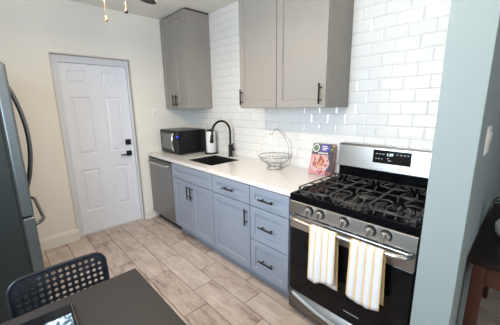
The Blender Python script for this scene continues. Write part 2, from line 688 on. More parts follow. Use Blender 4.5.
bm = B(); box(bm, kx - 0.032, kx + 0.032, SY - 0.026, SY, 1.02, 1.088, bev=0.004)
part('deadbolt', bm, M['black'], door)
bm = B(); box(bm, kx - 0.032, kx + 0.032, SY - 0.012, SY, 0.878, 0.943, bev=0.003)
cyl(bm, (kx, SY - 0.011, 0.905), (kx, SY - 0.05, 0.905), 0.012)
box(bm, kx - 0.115, kx + 0.012, SY - 0.06, SY - 0.046, 0.897, 0.913, bev=0.004)
part('door_handle', bm, M['black'], door)


# ================================================================== CABINETS
def pull(parent, y, z, L, xf, vertical=True, n=10):
    """black bar pull on a face at x = xf (facing -x)"""
    bm = B()
    xo = xf - 0.032
    h = L / 2
    e = h - 0.028
    if vertical:
        cyl(bm, (xo, y, z - h), (xo, y, z + h), 0.0066, n=n)
        for s in (-e, e):
            cyl(bm, (xf + 0.0005, y, z + s), (xo, y, z + s), 0.005, n=n)
    else:
        cyl(bm, (xo, y - h, z), (xo, y + h, z), 0.0066, n=n)
        for s in (-e, e):
            cyl(bm, (xf + 0.0005, y + s, z), (xo, y + s, z), 0.005, n=n)
    return part('handle', bm, M['black'], parent)


def shaker(name, parent, y0, y1, z0, z1, xf, th=0.019, rail=0.056, m=None):
    bm = B()
    F = frame((xf, 0, 0), (0, 1, 0), (0, 0, 1), (1, 0, 0))
    rings_face(bm, F, y0, y1, z0, z1, [(0, th), (0, 0.0018), (0.0018, 0), (rail, 0), (rail + 0.005, 0.012)])
    f = bm.faces.new([bm.verts.new(F(a, b, th)) for a, b in ((y0, z0), (y1, z0), (y1, z1), (y0, z1))])
    bmesh.ops.remove_doubles(bm, verts=bm.verts[:], dist=1e-5)
    return part(name, bm, m, parent)


XF = -0.64    # base door faces
XB = -0.615   # base cabinet box front
G = 0.004


def base_cab(label, y0, y1, hollow=False):
    t = thing('base_cabinet', label, 'cabinet', (XB / 2, (y0 + y1) / 2, 0), 0, 'lower kitchen cabinets')
    bm = B()
    if hollow:
        ya, yb, q = y0 + 0.0005, y1 - 0.0005, 0.018
        box(bm, XB, -0.004, ya, ya + q, 0.105, 0.866); box(bm, XB, -0.004, yb - q, yb, 0.105, 0.866)
        box(bm, XB, -0.004, ya + q, yb - q, 0.105, 0.105 + q); box(bm, -0.022, -0.004, ya + q, yb - q, 0.105 + q, 0.866)
        box(bm, XB, XB + q, ya + q, yb - q, 0.105 + q, 0.866)
    else:
        box(bm, XB, -0.004, y0 + 0.0005, y1 - 0.0005, 0.105, 0.866, bev=0.001)
    part('body', bm, M['cab_lo'], t)
    bm = B(); box(bm, -0.563, -0.02, y0 + 0.0005, y1 - 0.0005, 0.0, 0.105)
    part('toe_kick', bm, M['cab_lo'], t)
    return t


Y0, Y1, Y2, Y3, Y4 = -0.607, -1.388, -1.900, -2.300, -2.326
ZT, ZB = 0.856, 0.112
t = base_cab('blue-lit grey sink base cabinet, paired doors under one wide drawer front', Y1, Y0, True)
ym = (Y0 + Y1) / 2
shaker('drawer_front', t, Y1 + G, Y0 - G, 0.692 + G, ZT, XF, m=M['cab_lo'])
d_ = shaker('door', t, ym + G / 2, Y0 - G, ZB, 0.692 - G, XF, m=M['cab_lo']); pull(d_, ym + 0.034, 0.585, 0.145, XF)
d_ = shaker('door', t, Y1 + G, ym - G / 2, ZB, 0.692 - G, XF, m=M['cab_lo']); pull(d_, ym - 0.034, 0.585, 0.145, XF)
t = base_cab('blue-lit grey base cabinet, one drawer over a single door, between sink and drawers', Y2, Y1)
d_ = shaker('drawer', t, Y2 + G, Y1 - G, 0.692 + G, ZT, XF, m=M['cab_lo']); pull(d_, (Y1 + Y2) / 2, 0.775, 0.145, XF, False)
d_ = shaker('door', t, Y2 + G, Y1 - G, ZB, 0.692 - G, XF, m=M['cab_lo']); pull(d_, Y2 + 0.034, 0.585, 0.145, XF)
t = base_cab('narrow blue-lit grey cabinet with a stack of drawers beside the range', Y4, Y2)
for a, b in ((0.692 + G, ZT), (0.405 + G, 0.692 - G), (ZB, 0.405 - G)):
    d_ = shaker('drawer', t, Y3 + G, Y2 - G, a, b, XF, rail=0.05, m=M['cab_lo']); pull(d_, (Y2 + Y3) / 2 + 0.005, (a + b) / 2, 0.145, XF, False)

UF, UBX = -0.335, -0.314
UB, UT = 1.453, 2.528


def upper_cab(label, y0, y1, doors, fill=False):
    t = thing('wall_cabinet', label, 'cabinet', (-0.155, (y0 + y1) / 2, UB), 0, 'upper kitchen cabinets')
    bm = B(); box(bm, UBX, -0.002, y0 + 0.0005, y1 - 0.0005, UB, UT, bev=0.0012)
    part('body', bm, M['cab_up'], t)
    bm = B(); box(bm, UBX + 0.004, -0.002, y0 + 0.002, y1 - 0.002, UT, CEIL - 0.001)  # dark block standing in for the shaded gap below the ceiling
    part('top_gap_shade', bm, M['gap'], t)
    for a, b, hy in doors:
        d_ = shaker('door', t, a + G * 0.7, b - G * 0.7, UB + 0.003, UT - 0.002, UF, m=M['cab_up'])
        pull(d_, hy, UB + 0.098, 0.14, UF)
    return t


upper_cab('tall grey wall cabinet with paired doors above the microwave', -0.567, WY - 0.002, [(-0.275, WY - 0.004, -0.24), (-0.567, -0.275, -0.31)])
upper_cab('narrower grey wall cabinet above the fruit basket, handle at left', -1.911, -1.469, [(-1.911, -1.469, -1.505)])
upper_cab('grey wall cabinet nearest the range, handle at right', -2.364, -1.912, [(-2.364, -1.912, -2.327)])

# ------------------------------------------------------------------ worktop with sink cut-out
SX0, SX1, SY0, SY1 = -0.535, -0.130, -1.240, -0.755
WZ0, WZ1 = 0.866, 0.900
bm = B()
xs = [-0.645, SX0, SX1, -0.001]
ys = [-2.3255, SY0, SY1, WY - 0.001]
top = {}; bot = {}
for i, x in enumerate(xs):
    for j, y in enumerate(ys):
        top[i, j] = bm.verts.new((x, y, WZ1)); bot[i, j] = bm.verts.new((x, y, WZ0))
for i in range(3):
    for j in range(3):
        if (i, j) == (1, 1):
            continue
        bm.faces.new((top[i, j], top[i + 1, j], top[i + 1, j + 1], top[i, j + 1]))
        bm.faces.new((bot[i, j], bot[i, j + 1], bot[i + 1, j + 1], bot[i + 1, j]))
for (a, b) in [((0, j), (0, j + 1)) for j in range(3)] + [((3, j), (3, j + 1)) for j in range(3)] + [((i, 0), (i + 1, 0)) for i in range(3)] + [((i, 3), (i + 1, 3)) for i in range(3)] + [((1, 1), (2, 1)), ((1, 2), (2, 2)), ((1, 1), (1, 2)), ((2, 1), (2, 2))]:
    bm.faces.new((top[a], top[b], bot[b], bot[a]))
finish(bm)
ed = [e for e in bm.edges if all(abs(v.co.z - WZ1) < 1e-5 for v in e.verts) and len(e.link_faces) == 2 and any(abs(f.normal.z) < 0.5 for f in e.link_faces)]
bmesh.ops.bevel(bm, geom=ed, offset=0.003, segments=2, affect='EDGES')
wt = mk('worktop', bm, M['quartz'])
tag(wt, 'long white quartz worktop over the blue-lit grey base cabinets', 'worktop')

# sink
bm = B()
F = frame((0, 0, WZ0), (1, 0, 0), (0, 1, 0), (0, 0, 1))
rings_face(bm, F, SX0 - 0.0, SX1 + 0.0, SY0 - 0.0, SY1 + 0.0, [(0.0015, -0.012), (0.0015, 0.026), (0.010, 0.026), (0.014, 0.018), (0.016, -0.17), (0.035, -0.20)])
rings_face(bm, F, SX0, SX1, SY0, SY1, [(0.0015, -0.012), (0.0015, -0.19), (0.02, -0.21)])
snk = mk('kitchen_sink', bm, M['sink'])
tag(snk, 'black rectangular sink set into the white worktop', 'sink')
bm = B()
zc = WZ0 - 0.2
lathe(bm, [(0, zc + 0.004), (0.03, zc + 0.004), (0.045, zc + 0.003), (0.05, zc)], (SX0 + SX1) / 2, (SY0 + SY1) / 2, 20)
part('drain', bm, M['black'], snk)['label'] = 'round black drain'

# faucet
FXx, FYy = -0.085, -1.000
t = thing('faucet', 'matte black gooseneck faucet behind the sink', 'faucet', (FXx, FYy, WZ1))
bm = B()
lathe(bm, [(0, 0.9005), (0.030, 0.9005), (0.030, 0.906), (0.024, 0.911), (0.0235, 1.03), (0.019, 1.04), (0, 1.04)], FXx, FYy, 24)
part('base', bm, M['black'], t)
bm = B()
pts = [(FXx, FYy, 1.02), (FXx, FYy, 1.12), (FXx, FYy, 1.19)]
R_ = 0.125
for i in range(1, 17):
    a = PI * i / 17
    pts.append((FXx - R_ + R_ * math.cos(a), FYy, 1.19 + R_ * math.sin(a)))
pts.append((FXx - 2 * R_, FYy, 1.18))
pts.append((FXx - 2 * R_ - 0.004, FYy, 1.16))
tube(bm, pts, 0.0125, 14)
part('neck', bm, M['black'], t)
bm = B()
cyl(bm, (FXx - 2 * R_ - 0.002, FYy, 1.175), (FXx - 2 * R_ - 0.012, FYy, 1.085), 0.0165, 0.021, 18)
part('spray_head', bm, M['black'], t)
bm = B()
cyl(bm, (FXx, FYy - 0.02, 0.985), (FXx, FYy - 0.055, 0.985), 0.014, n=16)
tube(bm, [(FXx, FYy - 0.047, 0.99), (FXx - 0.01, FYy - 0.055, 1.03), (FXx - 0.02, FYy - 0.065, 1.065)], 0.0055, 8)
part('lever', bm, M['black'], t)

# ------------------------------------------------------------------ dishwasher
dy0, dy1 = Y0 + 0.0, WY - 0.006
dy0 = -0.604
t = thing('dishwasher', 'stainless steel dishwasher built in under the worktop', 'dishwasher', (-0.31, (dy0 + dy1) / 2, 0))
bm = B(); box(bm, -0.60, -0.02, dy0, dy1, 0.10, 0.862)
part('body', bm, M['gasket'], t)
bm = B(); box(bm, -0.565, -0.10, dy0 + 0.01, dy1 - 0.01, 0.0, 0.10)
part('toe_kick', bm, M['gasket'], t)
bm = B(); box(bm, -0.64, -0.601, dy0 + 0.004, dy1 - 0.014, 0.105, 0.834, bev=0.005)
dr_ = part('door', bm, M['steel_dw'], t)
bm = B(); box(bm, -0.634, -0.601, dy0 + 0.006, dy1 - 0.016, 0.8345, 0.858)
part('control_strip', bm, M['plastic_black'], t)
bm = B()
hy0, hy1 = dy0 + 0.045, dy1 - 0.055
pts = []
for i in range(25):
    u = i / 24
    y = hy0 + (hy1 - hy0) * u
    e = min(u, 1 - u)
    out = 0.0 if e < 0.001 else 0.04 * min(1, (e / 0.07)) ** 0.5
    pts.append((-0.641 - out, y, 0.802))
tube(bm, pts, 0.0105, 10)
part('handle', bm, M['steel'], dr_)

# ================================================================== RANGE
RY0, RY1 = -3.089, -2.327
ry0, ry1 = RY0 + 0.002, RY1 - 0.003
t = thing('gas_range', 'stainless steel gas range with black cooktop, beside the partition wall', 'stove', (-0.33, (RY0 + RY1) / 2, 0))
bm = B(); box(bm, -0.63, -0.004, ry0, ry1, 0.035, 0.885, bev=0.003)
part('body', bm, M['gasket'], t)
for yy in (ry0 + 0.04, ry1 - 0.04):
    for xx in (-0.60, -0.08):
        bm = B(); cyl(bm, (xx, yy, 0), (xx, yy, 0.036), 0.018, n=14); part('leg', bm, M['gasket'], t)
# cooktop slab with raised rim
bm = B()
F = frame((0, 0, 0.905), (1, 0, 0), (0, 1, 0), (0, 0, 1))
rings_face(bm, F, -0.672, -0.075, ry0, ry1, [(0, -0.045), (0, -0.006), (0.004, 0), (0.018, 0), (0.03, -0.012)])
rings_face(bm, F, -0.672, -0.075, ry0, ry1, [(0, -0.045)])
part('cooktop', bm, M['enamel'], t)
# control panel
bm = B()
prof = [(-0.668, 0.859), (-0.676, 0.853), (-0.682, 0.778), (-0.674, 0.772), (-0.632, 0.772), (-0.632, 0.859)]
A = [bm.verts.new((x, ry0, z)) for x, z in prof]; D = [bm.verts.new((x, ry1, z)) for x, z in prof]
for i in range(6):
    j = (i + 1) % 6
    bm.faces.new((A[i], A[j], D[j], D[i]))
bm.faces.new(A[::-1]); bm.faces.new(D)
cp = part('control_panel', bm, M['steel'], t)
for ky in (-2.487, -2.566, -2.719, -2.868, -2.947):
    bm = B()
    z = 0.822; x = -0.678
    cyl(bm, (x + 0.003, ky, z), (x - 0.006, ky, z - 0.001), 0.031, 0.030, 24, mi=1)
    cyl(bm, (x - 0.006, ky, z - 0.001), (x - 0.030, ky, z - 0.003), 0.0265, 0.024, 24)
    a = math.radians(12)
    tt = B(); box(tt, -0.046, -0.030, -0.006, 0.006, -0.021, 0.021, bev=0.002)
    merge(bm, tt, 0, Matrix.Translation((x, ky, z)) @ Matrix.Rotation(a, 4, 'X'))
    part('knob', bm, [M['knob'], M['gasket']], cp)
# vent slot strip
bm = B()
box(bm, -0.664, -0.632, ry0 + 0.004, ry1 - 0.004, 0.7565, 0.7715)
vs = part('vent_strip', bm, M['steel'], t)
bm = B()
for i in range(5):
    ya = ry0 + 0.04 + i * 0.142
    box(bm, -0.6665, -0.6638, ya, ya + 0.115, 0.761, 0.767)
part('slot', bm, M['gasket'], vs)
# oven door
bm = B()
box(bm, -0.668, -0.632, ry0 + 0.003, ry1 - 0.003, 0.665, 0.7555, bev=0.004)
od = part('oven_door', bm, M['steel'], t)
bm = B()
box(bm, -0.666, -0.632, ry0 + 0.003, ry1 - 0.003, 0.200, 0.6645, bev=0.004)
part('door_glass', bm, M['blackglass'], od)
HX, HZ = -0.722, 0.747
bm = B()
pts = []
for i in range(31):
    u = i / 30
    e = min(u, 1 - u)
    s = min(1, e / 0.05) ** 0.5
    pts.append((-0.669 - (0.722 - 0.669) * s - 0.012 * math.sin(PI * u), ry0 + 0.018 + (ry1 - ry0 - 0.036) * u, HZ + 0.004))
tube(bm, pts, 0.0125, 12)
part('handle', bm, M['steel'], od)
# small maker's lettering on the oven door (illegible in the photo)
F = frame((-0.6665, -2.745, 0.245), (0, -1, 0), (0, 0, 1), (-1, 0, 0))
bm = B()
for i in range(9):
    tt = bmesh.new(); bmesh.ops.create_cube(tt, size=1)
    for v in tt.verts:
        v.co = F(i * 0.0105 + (v.co.x + .5) * 0.0075, (v.co.y + .5) * 0.009, v.co.z * 0.0006)
    merge(bm, tt)
part('lettering', bm, M['mark'], od)
# storage drawer with its curved face
bm = B()
n = 24
zs = range(6)
grid = []
for j in zs:
    row = []
    for i in range(n + 1):
        u = i / n
        y = ry0 + 0.003 + (ry1 - ry0 - 0.006) * u
        bow = 0.008 * math.sin(PI * u)
        arc = 0.100 + 0.070 * (abs(u - 0.5) * 2) ** 2.0   # the scooped grip line
        z, x = [(0.045, -0.668), (arc - 0.05 * (arc / 0.17), -0.672), (arc - 0.003, -0.673), (arc + 0.004, -0.668), (arc + 0.009, -0.650), (0.190, -0.662)][j]
        row.append(bm.verts.new((x - bow, y, z)))
    grid.append(row)
for j in range(len(zs) - 1):
    for i in range(n):
        bm.faces.new((grid[j][i], grid[j][i + 1], grid[j + 1][i + 1], grid[j + 1][i])).smooth = True
back = [[bm.verts.new((-0.632, r[0].co.y, r[0].co.z)), bm.verts.new((-0.632, r[-1].co.y, r[-1].co.z))] for r in (grid[0], grid[-1])]
bm.faces.new([v for v in grid[0]][::-1] + [back[0][0], back[0][1]])
bm.faces.new([v for v in grid[-1]] + [back[1][1], back[1][0]])
bm.faces.new([grid[j][0] for j in range(len(zs))] + [back[1][0], back[0][0]])
bm.faces.new([grid[j][-1] for j in range(len(zs))] + [back[1][1], back[0][1]])
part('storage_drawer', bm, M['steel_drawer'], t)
# back guard
gy0, gy1 = ry0 + 0.004, ry1 - 0.030
bm = B(); box(bm, -0.082, -0.004, gy0, gy1, 0.885, 1.010, bev=0.003)
bgk = part('back_panel', bm, M['enamel'], t)
bm = B()
prof = [(-0.098, 1.004), (-0.104, 1.012), (-0.094, 1.170), (-0.082, 1.184), (-0.012, 1.184), (-0.012, 1.004)]
A = [bm.verts.new((x, gy0, z)) for x, z in prof]; D = [bm.verts.new((x, gy1, z)) for x, z in prof]
for i in range(6):
    j = (i + 1) % 6
    bm.faces.new((A[i], A[j], D[j], D[i]))
bm.faces.new(A[::-1]); bm.faces.new(D)
bgd = part('backguard', bm, M['steel'], t)
# display
wv = Vector((-0.094 + 0.104, 0, 1.170 - 1.012)).normalized()
nrm = Vector((-wv.z, 0, wv.x))
F = frame(Vector((-0.104, -2.624, 1.012)) + wv * 0.054, (0, -1, 0), wv, nrm)
bm = B()
def slab(bm, F, a0, a1, b0, b1, d0, d1, mi=0):
    tt = bmesh.new(); bmesh.ops.create_cube(tt, size=1)
    for v in tt.verts:
        v.co = F(a0 + (v.co.x + .5) * (a1 - a0), b0 + (v.co.y + .5) * (b1 - b0), d0 + (v.co.z + .5) * (d1 - d0))
    merge(bm, tt, mi)
slab(bm, F, 0, 0.245, 0.0, 0.092, -0.002, 0.0015)
dsp = part('display', bm, M['blackglass'], bgd)
bm = text_bm('1:29', 0.025, lambda a, b, d: F(a + 0.090, b + 0.056, d + 0.0018))
part('digits', bm, M['digit'], dsp)
bm = B()
for a, b, w_ in [(0.018, 0.062, 0.015), (0.041, 0.062, 0.012), (0.062, 0.062, 0.015), (0.155, 0.066, 0.008), (0.175, 0.066, 0.013), (0.198, 0.066, 0.012), (0.220, 0.066, 0.010),
                 (0.018, 0.028, 0.008), (0.036, 0.028, 0.012), (0.058, 0.028, 0.008), (0.096, 0.034, 0.010), (0.104, 0.020, 0.018)]:
    bm = B(); slab(bm, F, a, a + w_, b, b + 0.006, 0.0016, 0.0022)
    part('key_mark', bm, M['mark'], dsp)

# burners
for bx, by, br in [(-0.52, -2.50, 0.046), (-0.22, -2.50, 0.036), (-0.37, -2.708, 0.050), (-0.52, -2.915, 0.05), (-0.22, -2.915, 0.036)]:
    bm = B()
    z = 0.8935
    lathe(bm, [(0, z), (br + 0.012, z), (br + 0.010, z + 0.006), (br, z + 0.012), (br - 0.002, z + 0.016), (0, z + 0.016)], bx, by, 28)
    bn = part('burner', bm, M['burner'], t)
    bm = B()
    lathe(bm, [(0, z + 0.0165), (br - 0.004, z + 0.0165), (br - 0.004, z + 0.021), (br - 0.012, z + 0.025), (0, z + 0.026)], bx, by, 28)
    part('burner_cap', bm, M['enamel'], bn)
# three continuous grates
gw = (ry1 - ry0 - 0.05) / 3
for gi in range(3):
    ga = ry0 + 0.025 + gi * gw + 0.003
    gb = ga + gw - 0.006
    gx0, gx1 = -0.640, -0.115
    zt = 0.938
    gm = (ga + gb) / 2
    bm = B()
    r = 0.0050
    tube(bm, [(gx0 + 0.03, ga, zt), (gx1 - 0.02, ga, zt), (gx1, ga + 0.02, zt), (gx1, gb - 0.02, zt), (gx1 - 0.02, gb, zt), (gx0 + 0.03, gb, zt), (gx0, gb - 0.02, zt - 0.012), (gx0, ga + 0.02, zt - 0.012)], r, 6, closed=True)
    for fx in (gx0 + 0.04, gx1 - 0.02):
        for fy in (ga + 0.001, gb - 0.001):
            tube(bm, [(fx, fy, 0.894), (fx, fy, zt)], r, 6)
    # cross bar
    tube(bm, [(-0.37, ga, zt), (-0.37, gb, zt)], r, 6)
    # arched front and rear fingers
    for k_ in range(4):
        fy = ga + (gb - ga) * (k_ + 0.6) / 4.2
        cy_ = gm
        pts = []
        for q in range(9):
            a = PI * q / 16
            pts.append((gx0 + 0.05 * (1 - math.cos(a)), fy + (cy_ - fy) * 0.0, 0.898 + 0.044 * math.sin(a)))
        pts += [(gx0 + 0.075, fy + (cy_ - fy) * 0.2, 0.942), (gx0 + 0.098, fy + (cy_ - fy) * 0.4, 0.940)]
        tube(bm, pts, r, 6)
        pts = [(gx1, fy, zt), (gx1 - 0.04, fy, zt + 0.004), (gx1 - 0.075, fy + (cy_ - fy) * 0.5, zt + 0.002)]
        tube(bm, pts, r, 6)
    for (cx_, sgn) in ((-0.52, 1), (-0.22, -1)):
        for s in (-1, 1):
            ye = ga if s < 0 else gb
            pts = [(cx_ + 0.03 * sgn, ye, zt), (cx_ + 0.026 * sgn, (ye + gm) / 2, zt + 0.006), (cx_ + 0.01 * sgn, gm + s * 0.03, zt + 0.003)]
            tube(bm, pts, r, 6)
            pts = [(-0.37, gm + s * 0.045, zt), (-0.37 + (cx_ + 0.37) * 0.35, gm + s * 0.035, zt + 0.006), (-0.37 + (cx_ + 0.37) * 0.72, gm + s * 0.018, zt + 0.003)]
            tube(bm, pts, r, 6)
    part('grate', bm, M['iron'], t)


# ------------------------------------------------------------------ towels over the oven handle
def towel(label, y0, y1, zf, zb, seed, wav, slip=0.0):
    rnd = random.Random(seed)
    p1, p2 = rnd.uniform(0, 6), rnd.uniform(0, 6)
    W_ = y1 - y0
    bm = B()
    uvl = bm.loops.layers.uv.new('UVMap')
    nu, prof = 28, []
    hx, hz, rr = -0.735, HZ + 0.004, 0.0165
    ztop = hz
    for i in range(16):
        prof.append(('f', zf + (ztop - zf) * i / 16))
    for i in range(9):
        prof.append(('o', PI * i / 8))
    for i in range(1, 13):
        prof.append(('b', ztop - (ztop - zb) * i / 12))
    grid = []
    for pi_, (k_, v) in enumerate(prof):
        row = []
        for i in range(nu + 1):
            u = i / nu
            fold = 0.0
            if k_ == 'o':
                x = hx - rr * math.cos(v); z = ztop + rr * math.sin(v)
            elif k_ == 'f':
                dn = (ztop - v) / (ztop - zf)
                fold = dn ** 0.7 * (wav * math.sin(u * 11 + p1) + wav * 0.5 * math.sin(u * 23 + p2))
                x = hx - rr - 0.004 * dn + fold
                z = v + (0.010 * math.sin(u * 5 + p2) + slip * (u - 0.5)) * dn
            else:
                dn = (ztop - v) / (ztop - zb)
                x = hx + rr + 0.006 * dn + dn ** 0.7 * wav * 0.4 * math.sin(u * 9 + p2)
                z = v
            dnn = 0 if k_ == 'o' else dn
            y = y1 - W_ * (0.5 + (u - 0.5) * (1 + 0.05 * dnn))
            if k_ == 'b':
                y -= 0.006 * dnn
            row.append((bm.verts.new((x, y, z)), u))
        grid.append(row)
    for a, b in zip(grid, grid[1:]):
        for i in range(nu):
            f = bm.faces.new((a[i][0], a[i + 1][0], b[i + 1][0], b[i][0]))
            f.smooth = True
            for l, q in zip(f.loops, (a[i][1], a[i + 1][1], b[i + 1][1], b[i][1])):
                l[uvl].uv = (q, 0)
    o = mk('towel', bm, M['towel'])
    md = o.modifiers.new('s', 'SOLIDIFY'); md.thickness = 0.005; md.offset = 0
    return tag(o, label, 'towel', 'striped towels on the oven handle')


towel('yellow and white striped towel on the oven handle, the one nearer the cabinets', -2.712, -2.542, 0.425, 0.395, 3, 0.006, 0.03)
towel('yellow and white striped towel on the oven handle, nearer the partition wall', -2.967, -2.797, 0.428, 0.45, 9, 0.0035)

# ================================================================== WORKTOP THINGS
# microwave
my0, my1, mx0, mx1, mz0, mz1 = -0.502, -0.030, -0.470, -0.085, 0.912, 1.195
t = thing('microwave', 'black countertop microwave in the corner under the wall cabinet', 'microwave', ((mx0 + mx1) / 2, (my0 + my1) / 2, WZ1))
bm = B(); box(bm, mx0 + 0.02, mx1, my0, my1, mz0, mz1, bev=0.006)
part('body', bm, M['plastic_black'], t)
bm = B(); box(bm, mx0, mx0 + 0.0195, my0 + 0.085, my1, mz0, mz1, bev=0.003)
dd = part('door', bm, M['plastic_black'], t)
bm = B(); box(bm, mx0 - 0.0015, mx0 + 0.001, my0 + 0.145, my1 - 0.03, mz0 + 0.045, mz1 - 0.04, bev=0.0006)
m_ = mat('microwave_window', (0.13, 0.14, 0.145), 0.2)
part('door_window', bm, m_, dd)
bm = B()
tube(bm, [(mx0 + 0.0, my0 + 0.103, mz1 - 0.03), (mx0 - 0.026, my0 + 0.103, mz1 - 0.055), (mx0 - 0.038, my0 + 0.103, (mz0 + mz1) / 2), (mx0 - 0.026, my0 + 0.103, mz0 + 0.055), (mx0, my0 + 0.103, mz0 + 0.03)], 0.0125, 10)
part('handle', bm, M['chrome'], dd)
bm = B(); box(bm, mx0, mx0 + 0.0195, my0, my0 + 0.083, mz0, mz1, bev=0.003)
pp = part('control_panel', bm, M['plastic_black'], t)
bm = B(); box(bm, mx0 - 0.0012, mx0 + 0.001, my0 + 0.01, my0 + 0.05, mz1 - 0.085, mz1 - 0.062)
part('display', bm, M['bluelight'], pp)
bm = B()
for i in range(4):
    for j in range(3):
        box(bm, mx0 - 0.001, mx0 + 0.001, my0 + 0.010 + j * 0.023, my0 + 0.028 + j * 0.023, mz0 + 0.04 + i * 0.035, mz0 + 0.06 + i * 0.035)
part('keypad', bm, mat('keypad_grey', (0.03, 0.03, 0.035), 0.4), pp)
for xx in (mx0 + 0.05, mx1 - 0.04):
    for yy in (my0 + 0.04, my1 - 0.04):
        bm = B(); cyl(bm, (xx, yy, WZ1 + 0.0002), (xx, yy, mz0 + 0.001), 0.012, n=12); part('foot', bm, M['gasket'], t)

# paper towel roll
px_, py_ = -0.115, -0.655
t = thing('paper_towel_holder', 'black upright paper towel holder with a white roll, between microwave and faucet', 'paper towel holder', (px_, py_, WZ1))
bm = B()
lathe(bm, [(0, 0.9003), (0.082, 0.9003), (0.085, 0.905), (0.083, 0.912), (0, 0.914)], px_, py_, 32)
cyl(bm, (px_, py_, 0.912), (px_, py_, 1.195), 0.006, n=12)
lathe(bm, [(0, 1.178), (0.052, 1.178), (0.054, 1.186), (0.04, 1.196), (0.012, 1.198), (0.012, 1.204), (0, 1.206)], px_, py_, 24)
part('stand', bm, M['black'], t)
bm = B()
tube(bm, [(px_ - 0.068, py_ + 0.02, 0.912), (px_ - 0.070, py_ + 0.02, 1.05), (px_ - 0.066, py_ + 0.02, 1.15), (px_ - 0.05, py_ + 0.015, 1.183)], 0.005, 8)
part('tension_arm', bm, M['black'], t)
bm = B()
lathe(bm, [(0.018, 0.915), (0.056, 0.915), (0.058, 0.920), (0.058, 1.170), (0.056, 1.175), (0.018, 1.175), (0.018, 0.915)], px_, py_, 32)
rl = part('paper_roll', bm, M['paper'], t)

# wire fruit basket with banana hook
bx, by = -0.19, -1.775
t = thing('fruit_basket', 'empty silver wire fruit basket with a tall banana hook', 'basket', (bx, by, WZ1))
wire = 0.0021
bm = B()
def circ(r, z, n=36):
    return [(bx + r * math.cos(2 * PI * i / n), by + r * math.sin(2 * PI * i / n), z) for i in range(n)]
RB = 0.155
tube(bm, circ(RB, 1.022), 0.003, 8, closed=True)
tube(bm, circ(RB * 0.93, 0.985), wire, 6, closed=True)
tube(bm, circ(RB * 0.42, 0.930), wire, 6, closed=True)
for i in range(20):
    a = 2 * PI * i / 20
    pts = []
    for q in range(8):
        s = q / 7
        r = RB * (0.35 + 0.65 * math.sin(s * PI / 2) ** 0.8)
        z = 1.022 - 0.094 * (1 - s) ** 1.6
        aa = a + 0.5 * (1 - s)
        pts.append((bx + r * math.cos(aa), by + r * math.sin(aa), z))
    tube(bm, pts, wire * 0.8, 5)
part('bowl', bm, M['wire'], t)
bm = B()
tube(bm, circ(0.075, 0.903), 0.0028, 8, closed=True)
for i in range(4):
    a = PI / 4 + PI / 2 * i
    tube(bm, [(bx + 0.075 * math.cos(a), by + 0.075 * math.sin(a), 0.903), (bx + 0.05 * math.cos(a), by + 0.05 * math.sin(a), 0.928)], 0.0025, 6)
part('base_ring', bm, M['wire'], t)
bm = B()
for s in (-0.02, 0.02):
    pts = [(bx + s * 0.3, by - 0.03, 0.905), (bx + s, by - 0.12, 0.93), (bx + s, by - 0.165, 1.0), (bx + s, by - 0.178, 1.08), (bx + s, by - 0.155, 1.16), (bx + s * 0.7, by - 0.10, 1.225), (bx + s * 0.3, by - 0.03, 1.265), (bx, by + 0.005, 1.262), (bx, by + 0.02, 1.235), (bx, by + 0.035, 1.213), (bx, by + 0.058, 1.215), (bx, by + 0.07, 1.235)]
    # smooth it
    sm = []
    for i in range(len(pts) - 1):
        P0, P1, P2, P3 = (Vector(pts[max(0, i - 1)]), Vector(pts[i]), Vector(pts[i + 1]), Vector(pts[min(len(pts) - 1, i + 2)]))
        for q in range(4):
            u = q / 4
            sm.append(0.5 * ((2 * P1) + (-P0 + P2) * u + (2 * P0 - 5 * P1 + 4 * P2 - P3) * u * u + (-P0 + 3 * P1 - 3 * P2 + P3) * u ** 3))
    sm.append(Vector(pts[-1]))
    tube(bm, sm, 0.0025, 6)
part('banana_hook', bm, M['wire'], t)

# cookbook leaning back against the tiles
ang = math.radians(-9.5)
t = thing('cookbook', 'cookbook with a food photo cover leaning against the tiles beside the range', 'book', (-0.142, -2.215, WZ1 + 0.0090), -PI / 2 - ang)
t.scale = (0.86, 0.95, 0.96)
# local frame: local x runs along the cover (left to right seen from the room), local y out of the wall
lean = Matrix.Rotation(math.radians(-23), 4, 'X')
BW, BH, BT = 0.225, 0.275, 0.022
def lb(bm, a0, a1, d0, d1, b0, b1, mi=0, bev=0):
    tt = B(); box(tt, a0, a1, d0, d1, b0, b1, bev=bev)
    merge(bm, tt, mi, lean)
bm = B()
lb(bm, -BW / 2, BW / 2, -0.003, 0.0, 0, BH)
lb(bm, -BW / 2, BW / 2, BT, BT + 0.003, 0, BH)
lb(bm, -BW / 2, -BW / 2 + 0.003, 0, BT, 0, BH)
part('cover', bm, mat('cover_pink', (0.55, 0.25, 0.25), 0.3, noise=0.15, nscale=12, coat=0.4), t)
bm = B(); lb(bm, -BW / 2 + 0.004, BW / 2 - 0.004, 0.0005, BT - 0.0005, 0.003, BH - 0.003)
part('pages', bm, M['white_plastic'], t)
def disc(bm, a, b, ra, rb, d, n=24, mi=0, rot=0.0):
    vs = []
    for i in range(n):
        u = 2 * PI * i / n
        p, q = ra * math.cos(u), rb * math.sin(u)
        vs.append(bm.verts.new(lean @ Vector((a + p * math.cos(rot) - q * math.sin(rot), -0.003 - d, b + p * math.sin(rot) + q * math.cos(rot)))))
    f = bm.faces.new(vs); f.material_index = mi
bm = B()
lb(bm, -BW / 2, BW / 2, -0.0036, -0.003, 0.175, BH, 0)          # dark upper cloth
lb(bm, 0.06, BW / 2, -0.0037, -0.0031, 0.0, 0.19, 0)
lb(bm, -0.028, 0.062, -0.0042, -0.0036, 0.205, 0.268, 1)         # blue title panel
for zz, w0, w1 in ((0.25, -0.015, 0.035), (0.235, -0.012, 0.045), (0.220, -0.01, 0.03)):
    lb(bm, w0, w1, -0.0047, -0.0041, zz - 0.0035, zz + 0.0035, 2)
